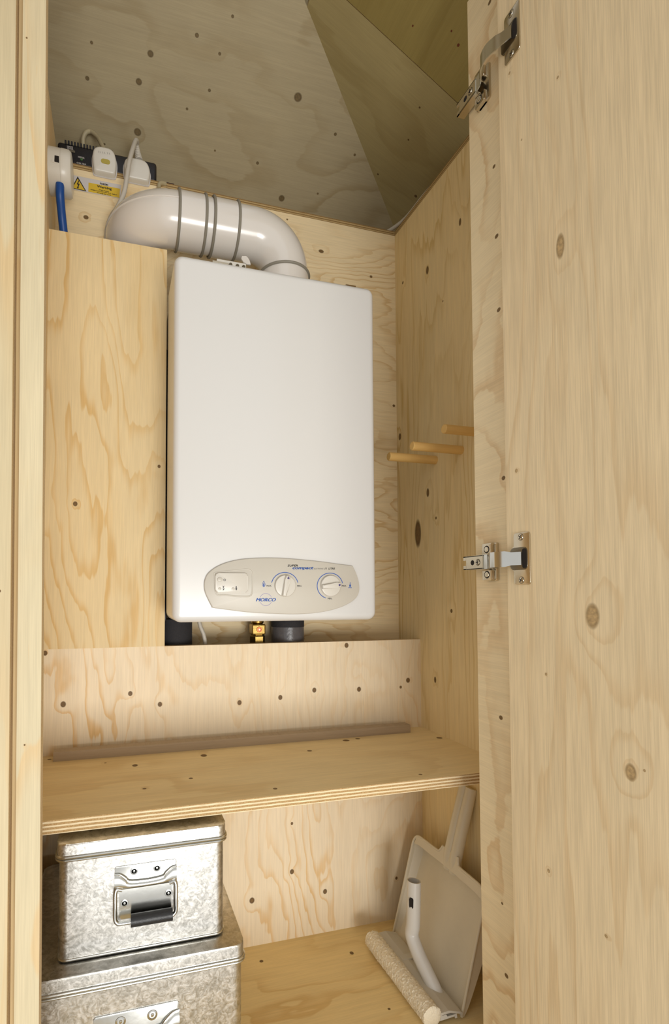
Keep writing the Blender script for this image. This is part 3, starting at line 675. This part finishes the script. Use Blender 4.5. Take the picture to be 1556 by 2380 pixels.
# ------------------------------------------------------------------ hinges
def hinge(zc, label):
    t = thing('cabinet_hinge', label, 'hinge', (.528, .60, zc-.03), 'concealed hinges of the open door')
    dx = .515
    # cup plate on the door
    bm = bmesh.new()
    out = rrect(.533, .5605, zc-.0345, zc+.0345, .004, 4)
    prism(bm, [V((dx-.0002, y, z)) for y, z in out], (-.0016, 0, 0), .0006)
    cup = obj('cup_plate', bm, M_nickel, t, True)
    bm = bmesh.new(); prism(bm, [V((dx-.0002, y, z)) for y, z in [(.5520+.0165*math.cos(a), zc+.0205*math.sin(a)) for a in [PI*2*i/40 for i in range(40)]]], (-.0009, 0, 0), .0003)
    obj('cup_rim', bm, M_nickel, cup, True)
    bm = bmesh.new(); prism(bm, [V((dx-.0016, y, z)) for y, z in rrect(.5365, .566, zc-.0150, zc+.0150, .006, 5)], (-.0007, 0, 0), .0003); obj('cup_recess', bm, M_nickd, cup, True)
    bm = bmesh.new(); prism(bm, [V((dx-.0020, y, z)) for y, z in rrect(.5375, .545, zc-.013, zc+.013, .003, 4)], (-.0006, 0, 0)); obj('recess_shadow', bm, M_hole, cup)
    for s in (-1, 1):
        c = V((dx-.0016, .5475, zc+s*.0285)); obj('screw', lt(c, (-1, 0, 0), [(0, 0), (0, .0040), (.0010, .0036), (.0014, .0015), (.0014, 0)], 20), M_nickel, t, True)
        obj('screw_rim', lt(c, (-1, 0, 0), [(.0001, .0039), (.0004, .0046), (.0001, .0048)], 20), M_nickd, cup, True)
        for a in (0.6, 0.6+PI/2):
            d = V((0, math.cos(a), math.sin(a))); e = V((0, -math.sin(a), math.cos(a))); bm = bmesh.new(); k = c+V((-.0013, 0, 0))
            prism(bm, [k+d*.003+e*.0004, k-d*.003+e*.0004, k-d*.003-e*.0004, k+d*.003-e*.0004], (-.0003, 0, 0)); obj('screw_slot', bm, M_hole, cup)
    # curved steel arm from the mounting bar across into the cup
    path = [V((.516, .628, 0)), V((.5155, .618, 0)), V((.514, .609, 0)), V((.508, .600, 0)), V((.500, .590, 0)), V((.497, .578, 0)), V((.500, .567, 0)), V((.505, .558, 0)), V((.509, .550, 0)), V((.5115, .545, 0))]
    sp = spline(path, 5); bm = bmesh.new(); rows = []
    for i, p in enumerate(sp):
        tg = (sp[min(i+1, len(sp)-1)]-sp[max(i-1, 0)]).normalized(); nn = V((tg.y, -tg.x, 0)); hw = .0105 if i < len(sp)-14 else .0105-.0018*min(1, (i-len(sp)+14)/4)
        rows.append([bm.verts.new(p+V((0, 0, zc+s*hw))+nn*k) for s, k in ((-1, 0), (1, 0), (1, .0014), (-1, .0014))])
    for A_, B_ in zip(rows, rows[1:]):
        for k in range(4): bm.faces.new((A_[k], A_[(k+1) % 4], B_[(k+1) % 4], B_[k]))
    bm.faces.new(rows[0]); bm.faces.new(rows[-1][::-1]); obj('arm', bm, M_chrome, t, True)
    # channel bar
    y0, y1 = .620, .6625; xo = .513
    bm = bmesh.new()
    for s in (-1, 1): box(bm, (xo, y0, zc-.0007+s*.0095), (.5265, y1, zc+.0007+s*.0095))
    box(bm, (xo, y0, zc-.0102), (xo+.0014, y1-.006, zc+.0102), .0003); box(bm, (xo, y1-.006, zc+.004), (xo+.0014, y1, zc+.0102)); box(bm, (xo, y1-.006, zc-.0102), (xo+.0014, y1, zc-.004))
    bar = obj('channel_bar', bm, M_nickel, t)
    def dot(y, z, r, m, nm, d=.0006, x=xo): return obj(nm, lt((x+.0001, y, z), (-1, 0, 0), [(0, 0), (0, r), (d, r*.9), (d, 0)], 18), m, bar, True)
    dot(.642, zc, .0040, M_hole, 'slot_hole', .0004)
    s1 = dot(.630, zc, .0052, M_nickd, 'adjusting_screw', .0005); dot(.630, zc, .0038, M_nickel, 'adjusting_screw', .0014)
    for d, e in ((V((0, .0030, 0)), V((0, 0, .0006))), (V((0, 0, .0030)), V((0, .0006, 0)))):
        k = V((xo-.0013, .630, zc)); bm = bmesh.new(); prism(bm, [k+d+e, k-d+e, k-d-e, k+d-e], (-.0003, 0, 0)); obj('screw_slot', bm, M_hole, bar)
    dot(.653, zc, .0045, M_nickd, 'rear_screw', .0010, xo+.004)
    # mounting plate wings on the jamb
    bm = bmesh.new(); w = []
    prism(bm, [V((.5299, y, z)) for y, z in rrect(.606, .634, zc-.0275, zc+.0275, .003, 4)], (-.0035, 0, 0), .0008)
    for s in (-1, 1):
        prism(bm, [V((.5299, y, z)) for y, z in rrect(.611, .632, zc+s*.0190-.0085, zc+s*.0190+.0085, .003, 4)], (-.0085, 0, 0), .0012)
    mp = obj('mounting_plate', bm, M_nickel, t, True)
    for s in (-1, 1):
        c = V((.5214, .6215, zc+s*.0185))
        obj('screw_seat', lt(c, (-1, 0, 0), [(0, 0), (0, .0056), (.0003, .0054), (.0003, 0)], 20), M_hole, mp, True)
        obj('fixing_screw', lt(c, (-1, 0, 0), [(0, 0), (0, .0042), (.0008, .0038), (.0014, .0014), (.0009, 0)], 20), M_nickel, mp, True)
    return t
hinge(.0465, 'nickel concealed hinge halfway up the open door')
hinge(.768, 'nickel concealed hinge near the top of the open door')

# ------------------------------------------------------------------ metal boxes
def metal_box(name, label, x0, x1, y0, y1, zb, zt, rimz, mat, hx, hz, hs):
    t = thing(name, label, 'storage box', ((x0+x1)/2, (y0+y1)/2, zb), 'lidded metal storage boxes')
    r = .012; ins = .0025
    bm = bmesh.new(); prism(bm, [V((x, y, zb)) for x, y in rrect(x0+ins, x1-ins, y0+ins, y1-ins, r)], (0, 0, rimz-zb)); obj('body', bm, mat, t, True)
    bm = bmesh.new(); tube(bm, [V((x, y, zb+.002)) for x, y in rrect(x0+ins, x1-ins, y0+ins, y1-ins, r)], .0016, 8, closed=True); obj('bottom_bead', bm, M_galvp, t, True)
    bm = bmesh.new(); prism(bm, [V((x, y, rimz-.001)) for x, y in rrect(x0, x1, y0, y1, r)], (0, 0, zt-rimz+.001), .0028, 3); ld = obj('lid', bm, mat, t, True)
    for dz, rr in ((0, .0020), (-.0040, .0016)):
        bm = bmesh.new(); tube(bm, [V((x, y, rimz+dz)) for x, y in rrect(x0-.0005, x1+.0005, y0-.0005, y1+.0005, r)], rr, 8, closed=True); obj('rim_bead', bm, M_galvp, ld if dz == 0 else t, True)
    # handle: plate, embossed pivot barrel, rivets, wire bail, rubber grip
    f = y0+ins
    def q(u, w, d=0): return V((hx+u*hs, f-d*hs, hz+w*hs))
    o = [(-.0405, 0), (-.0405, -.030), (-.034, -.033), (-.034, -.064), (-.031, -.067), (.031, -.067), (.034, -.064), (.034, -.033), (.0405, -.030), (.0405, 0), (.0385, .002), (-.0385, .002)]
    bm = bmesh.new(); prism(bm, [q(u, w, -.0005) for u, w in o], (0, -.0016*hs, 0), .0004); pl = obj('handle_plate', bm, M_galvp, t, True)
    bm = bmesh.new()
    up = spline([q(-.0405, -.007, .001), q(-.034, -.008, .002), q(-.027, -.013, .003), q(-.021, -.018, .003), q(0, -.0195, .003), q(.021, -.018, .003), q(.027, -.013, .003), q(.034, -.008, .002), q(.0405, -.007, .001)], 6)
    tube(bm, up, .0017*hs, 8); obj('embossed_ridge', bm, M_galvp, pl, True)
    lo_ = spline([q(-.0405, -.026, .0012), q(0, -.0262, .0012), q(.0405, -.026, .0012)], 8)
    # swelling between ridge and barrel
    bm = bmesh.new(); nn = len(up); prev = None
    for i in range(nn):
        A_ = up[i]; B_ = V((A_.x, f-.0005, hz-.0285*hs)); row = []
        for k in range(9):
            s = k/8; d = .0042*hs*math.sin(PI*min(1, s*1.0))**.6 if 0 < s < 1 else 0
            row.append(bm.verts.new(V((A_.x, f-.0012-d, A_.z*(1-s)+B_.z*s))))
        if prev:
            for k in range(8): bm.faces.new((prev[k], row[k], row[k+1], prev[k+1]))
        prev = row
    obj('pivot_barrel', bm, M_galvp, pl, True)
    for u, w in ((-.0155, -.0065), (.0145, -.0065), (-.0275, -.0465), (.0300, -.0420)):
        c = q(u, w, .0008); obj('rivet', lt(c, (0, -1, 0), [(0, 0), (0, .0052*hs), (.0008*hs, .0048*hs), (.0010*hs, .0034*hs), (.0003, .0030*hs), (.0003, .0018*hs), (.0010*hs, .0014*hs), (.0012*hs, 0)], 22), M_chrome, pl, True)
    w_ = [q(-.031, -.0275, .003), q(-.0375, -.0255, .004), q(-.0395, -.031, .005), q(-.0395, -.045, .007), q(-.0395, -.060, .008), q(-.037, -.0655, .0085), q(-.031, -.067, .009), q(0, -.067, .009), q(.031, -.067, .009), q(.037, -.0655, .0085), q(.0395, -.060, .008), q(.0395, -.045, .007), q(.0395, -.031, .005), q(.0375, -.0255, .004), q(.031, -.0275, .003)]
    h = obj('handle', tb(w_, .0026*hs, 14, 6), M_chrome, t, True)
    bm = bmesh.new(); tube(bm, [q(-.0195, -.065, .0095), q(.0345, -.065, .0095)], .0078*hs, 24)
    obj('grip_sleeve', bm, M_rubber, h, True)
    return t
metal_box('storage_box', 'smaller lidded galvanised metal box, stacked on top of the bigger one', -.0735, .1495, .700, .945, -.4715, -.3225, -.339, M_galv, .0395, -.362, 1.0)
metal_box('storage_box', 'bigger lidded galvanised metal box on the cupboard floor', -.118, .1705, .678, .960, ZF+.001, -.4735, -.492, M_galv2, .0285, -.533, 1.32)

# ------------------------------------------------------------------ dustpan leaning on the right wall
k_ = .27
def dp(Y, z, w=0.0):            # point on the rim plane; w goes back towards the wall
    n = V((1, 0, -k_)).normalized(); return V((.557+k_*(z-ZF), Y, z))+n*w
pan = thing('dustpan', 'taupe plastic dustpan standing on its lip against the right wall', 'dustpan', (.57, .85, ZF))
yL, yR, zt_ = .957, .742, -.506
nu, nv = 24, 20; bm = bmesh.new()
def panpt(s, t, lay):
    # s across, t from lip (0) up to the handle edge (1)
    Y = yL+(yR-yL)*s; z = ZF+.003+(zt_-ZF-.003)*t
    e = min(s, 1-s)*2; side = min(1, e/.10)
    depth = .006+.022*t**.7
    top = min(1, (1-t)/.14)
    w = depth*(side**.5 if side < 1 else 1)*(top**.6 if top < 1 else 1)
    # rounded top corners
    if t > .88:
        q = (t-.88)/.12; lim = .09*(1-math.sqrt(max(0, 1-q*q)))
        s2 = .5+(s-.5)*(1-2*lim); Y = yL+(yR-yL)*s2
    return dp(Y, z, w+(.0022 if lay else 0))
g_ = [[[bm.verts.new(panpt(i/nu, j/nv, lay)) for i in range(nu+1)] for j in range(nv+1)] for lay in (0, 1)]
for lay in (0, 1):
    for j in range(nv):
        for i in range(nu): bm.faces.new((g_[lay][j][i], g_[lay][j][i+1], g_[lay][j+1][i+1], g_[lay][j+1][i]))
for j in range(nv):
    for i in (0, nu): bm.faces.new((g_[0][j][i], g_[0][j+1][i], g_[1][j+1][i], g_[1][j][i]))
for i in range(nu):
    for j in (0, nv): bm.faces.new((g_[0][j][i], g_[0][j][i+1], g_[1][j][i+1], g_[1][j][i]))
obj('pan', bm, M_dust, pan, True)
# rim flange round the sides and top
def flange(poly, w0, th, nm, bev=.0008):
    bm = bmesh.new(); n = V((1, 0, -k_)).normalized(); prism(bm, [dp(y, z, w0) for y, z in poly], n*th, 0); return obj(nm, bm, M_dust, pan)
def arc(cy, cz, r, a0, a1, n=8): return [(cy+r*math.cos(math.radians(a0+(a1-a0)*i/n)), cz+r*math.sin(math.radians(a0+(a1-a0)*i/n))) for i in range(n+1)]
zlp = ZF+.003
rp_ = [dp(.957, zlp), dp(.957, -.62), dp(.957, -.535), dp(.9555, -.520), dp(.950, -.5105), dp(.940, -.5060), dp(.92, -.5050), dp(.880, -.5040), dp(.872, -.500), dp(.866, -.490)]
obj('rim', tb(rp_, .0024, 12, 5), M_dust, pan, True)
rp_ = [dp(.742, zlp), dp(.742, -.62), dp(.742, -.535), dp(.7435, -.520), dp(.749, -.5105), dp(.759, -.5060), dp(.78, -.5050), dp(.812, -.5040), dp(.818, -.500), dp(.822, -.490)]
obj('rim', tb(rp_, .0024, 12, 5), M_dust, pan, True)
fo = [(.866, -.490), (.874, -.503), (.940, -.5055), (.948, -.510), (.951, -.524), (.936, -.521), (.85, -.519), (.765, -.521), (.748, -.524), (.751, -.510), (.759, -.5055), (.814, -.503), (.822, -.490)]
flange(fo, -.0010, .0026, 'top_flange')
for sy in (.742, .957):
    s = 1 if sy > .85 else -1; bm = bmesh.new(); rows = []
    for i in range(21):
        z = zlp+(-.522-zlp)*i/20; t_ = i/20; dmax = (.006+.026*t_**.7)*(1 if t_ < .93 else (1-(t_-.93)/.07*.6))
        rows.append([bm.verts.new(dp(sy-s*o_, z, -.0005+dmax*k/6)) for o_ in (0, .0022) for k in (range(7) if o_ == 0 else range(6, -1, -1))])
    for A_, B_ in zip(rows, rows[1:]):
        for k in range(14): bm.faces.new((A_[k], A_[(k+1) % 14], B_[(k+1) % 14], B_[k]))
    bm.faces.new(rows[0]); bm.faces.new(rows[-1][::-1]); obj('side_wall', bm, M_dust, pan, True)
# handle: two half-round bars side by side
hh = thing_none = None
bm = bmesh.new()
def hp(Y, z, w): 
    n = V((1, 0, -k_)).normalized(); return V((.557+k_*(z-ZF), Y, z))+n*w
for yy0, yy1, r0, r1 in ((.8520, .8475, .0108, .0104), (.8335, .8295, .0108, .0104)):
    tube(bm, [hp(yy0, -.522, .012), hp(yy0, -.50, .006), hp((yy0+yy1)/2, -.44, .005), hp(yy1, -.369, .005)], [r0*1.1, r0, r0, r1], 20)
obj('handle', bm, M_dust, pan, True)

# ------------------------------------------------------------------ floor wiper head lying in front of it
wp = thing('floor_wiper', 'pale plastic mop head with towelling roller and angled tube socket, by the dustpan', 'mop head', (.53, .84, ZF))
Z0 = ZF
d0, d1 = V((.496, .934, ZF+.018)), V((.500, .735, ZF+.018)); nseg = 120
bm = bmesh.new(); pts = [d0.lerp(d1, i/nseg) for i in range(nseg+1)]
rr = [.0165*(.55 if i in (0, nseg) else .85 if i in (1, nseg-1) else 1) for i in range(nseg+1)]
tube(bm, pts, rr, 48)
for v in bm.verts:
    j = random.uniform(-1, 1); v.co += V((j*.0010, random.uniform(-1, 1)*.0006, random.uniform(-1, 1)*.0010))
obj('roller', bm, M_fab, wp, True)
prof = [(.513, .010), (.511, .016), (.516, .0215), (.530, .0225), (.534, .0215), (.552, .0165), (.556, .0140), (.556, .0085), (.5535, .0085), (.5530, .0125), (.533, .0185), (.518, .0180), (.5145, .0150), (.5155, .010)]
bm = bmesh.new(); pr0 = [V((x, .940, ZF+z)) for x, z in prof]; prism(bm, pr0, (-.0, -.203, 0)); obj('head', bm, M_mop, wp)
bm = bmesh.new(); prism(bm, [V((x, .936, ZF+z)) for x, z in ((.515, .006), (.515, .013), (.528, .014), (.530, .010), (.548, .011), (.549, .004), (.545, .004), (.544, .0075), (.529, .0065), (.522, .006))], (0, -.195, 0)); obj('inner_channel', bm, M_panel2, wp)
# tube socket: foot lies along the head, then turns upright
foot = V((.538, .797, ZF+.024)); bend = V((.533, .845, ZF+.060)); top = V((.541, .852, -.538))
tp = spline([foot+V((.004, -.016, -.016)), foot, foot.lerp(bend, .35), foot.lerp(bend, .72)+V((0, 0, .001)), bend+V((0, .0035, .012)), bend.lerp(top, .3)+V((0, .001, 0)), bend.lerp(top, .65), top], 8)
bm = bmesh.new(); tube(bm, tp, [.0125 if i > 6 else .0105+.002*i/6 for i in range(len(tp))], 32, caps=False)
ax = (tp[-1]-tp[-2]).normalized()
n0 = len(bm.verts)
tube(bm, [top, top-ax*.05], .0108, 32, caps=False)
bmesh.ops.remove_doubles(bm, verts=bm.verts, dist=1e-6)
tu = obj('tube_socket', bm, M_tube, wp, True)
bm = bmesh.new(); xx = V((1, 0, 0)); xx = (xx-ax*xx.dot(ax)).normalized(); yy = ax.cross(xx)
A0 = [top+(xx*math.cos(a)+yy*math.sin(a))*.0125 for a in [2*PI*i/32 for i in range(32)]]; B0 = [top+(xx*math.cos(a)+yy*math.sin(a))*.0107 for a in [2*PI*i/32 for i in range(32)]]
Av, Bv = [bm.verts.new(p) for p in A0], [bm.verts.new(p) for p in B0]
for i in range(32): bm.faces.new((Av[i], Av[(i+1) % 32], Bv[(i+1) % 32], Bv[i]))
obj('tube_mouth', bm, M_tube, tu)
# catch slot in the tube's left side
slc = top-ax*.034; nv_ = V((-.80, -.60, 0)).normalized(); tvv = V((.60, -.80, 0))
bm = bmesh.new()
prism(bm, [slc+nv_*.0105+tvv*u+V((0, 0, 1))*w for u, w in rrect(-.0038, .0038, -.0095, .0095, .0032, 4)], nv_*.0026); obj('catch_slot', bm, M_hole, tu)
obj('socket_rib', bx((.520, .858, ZF+.0195), (.546, .872, ZF+.0228), .001), M_mop, wp)
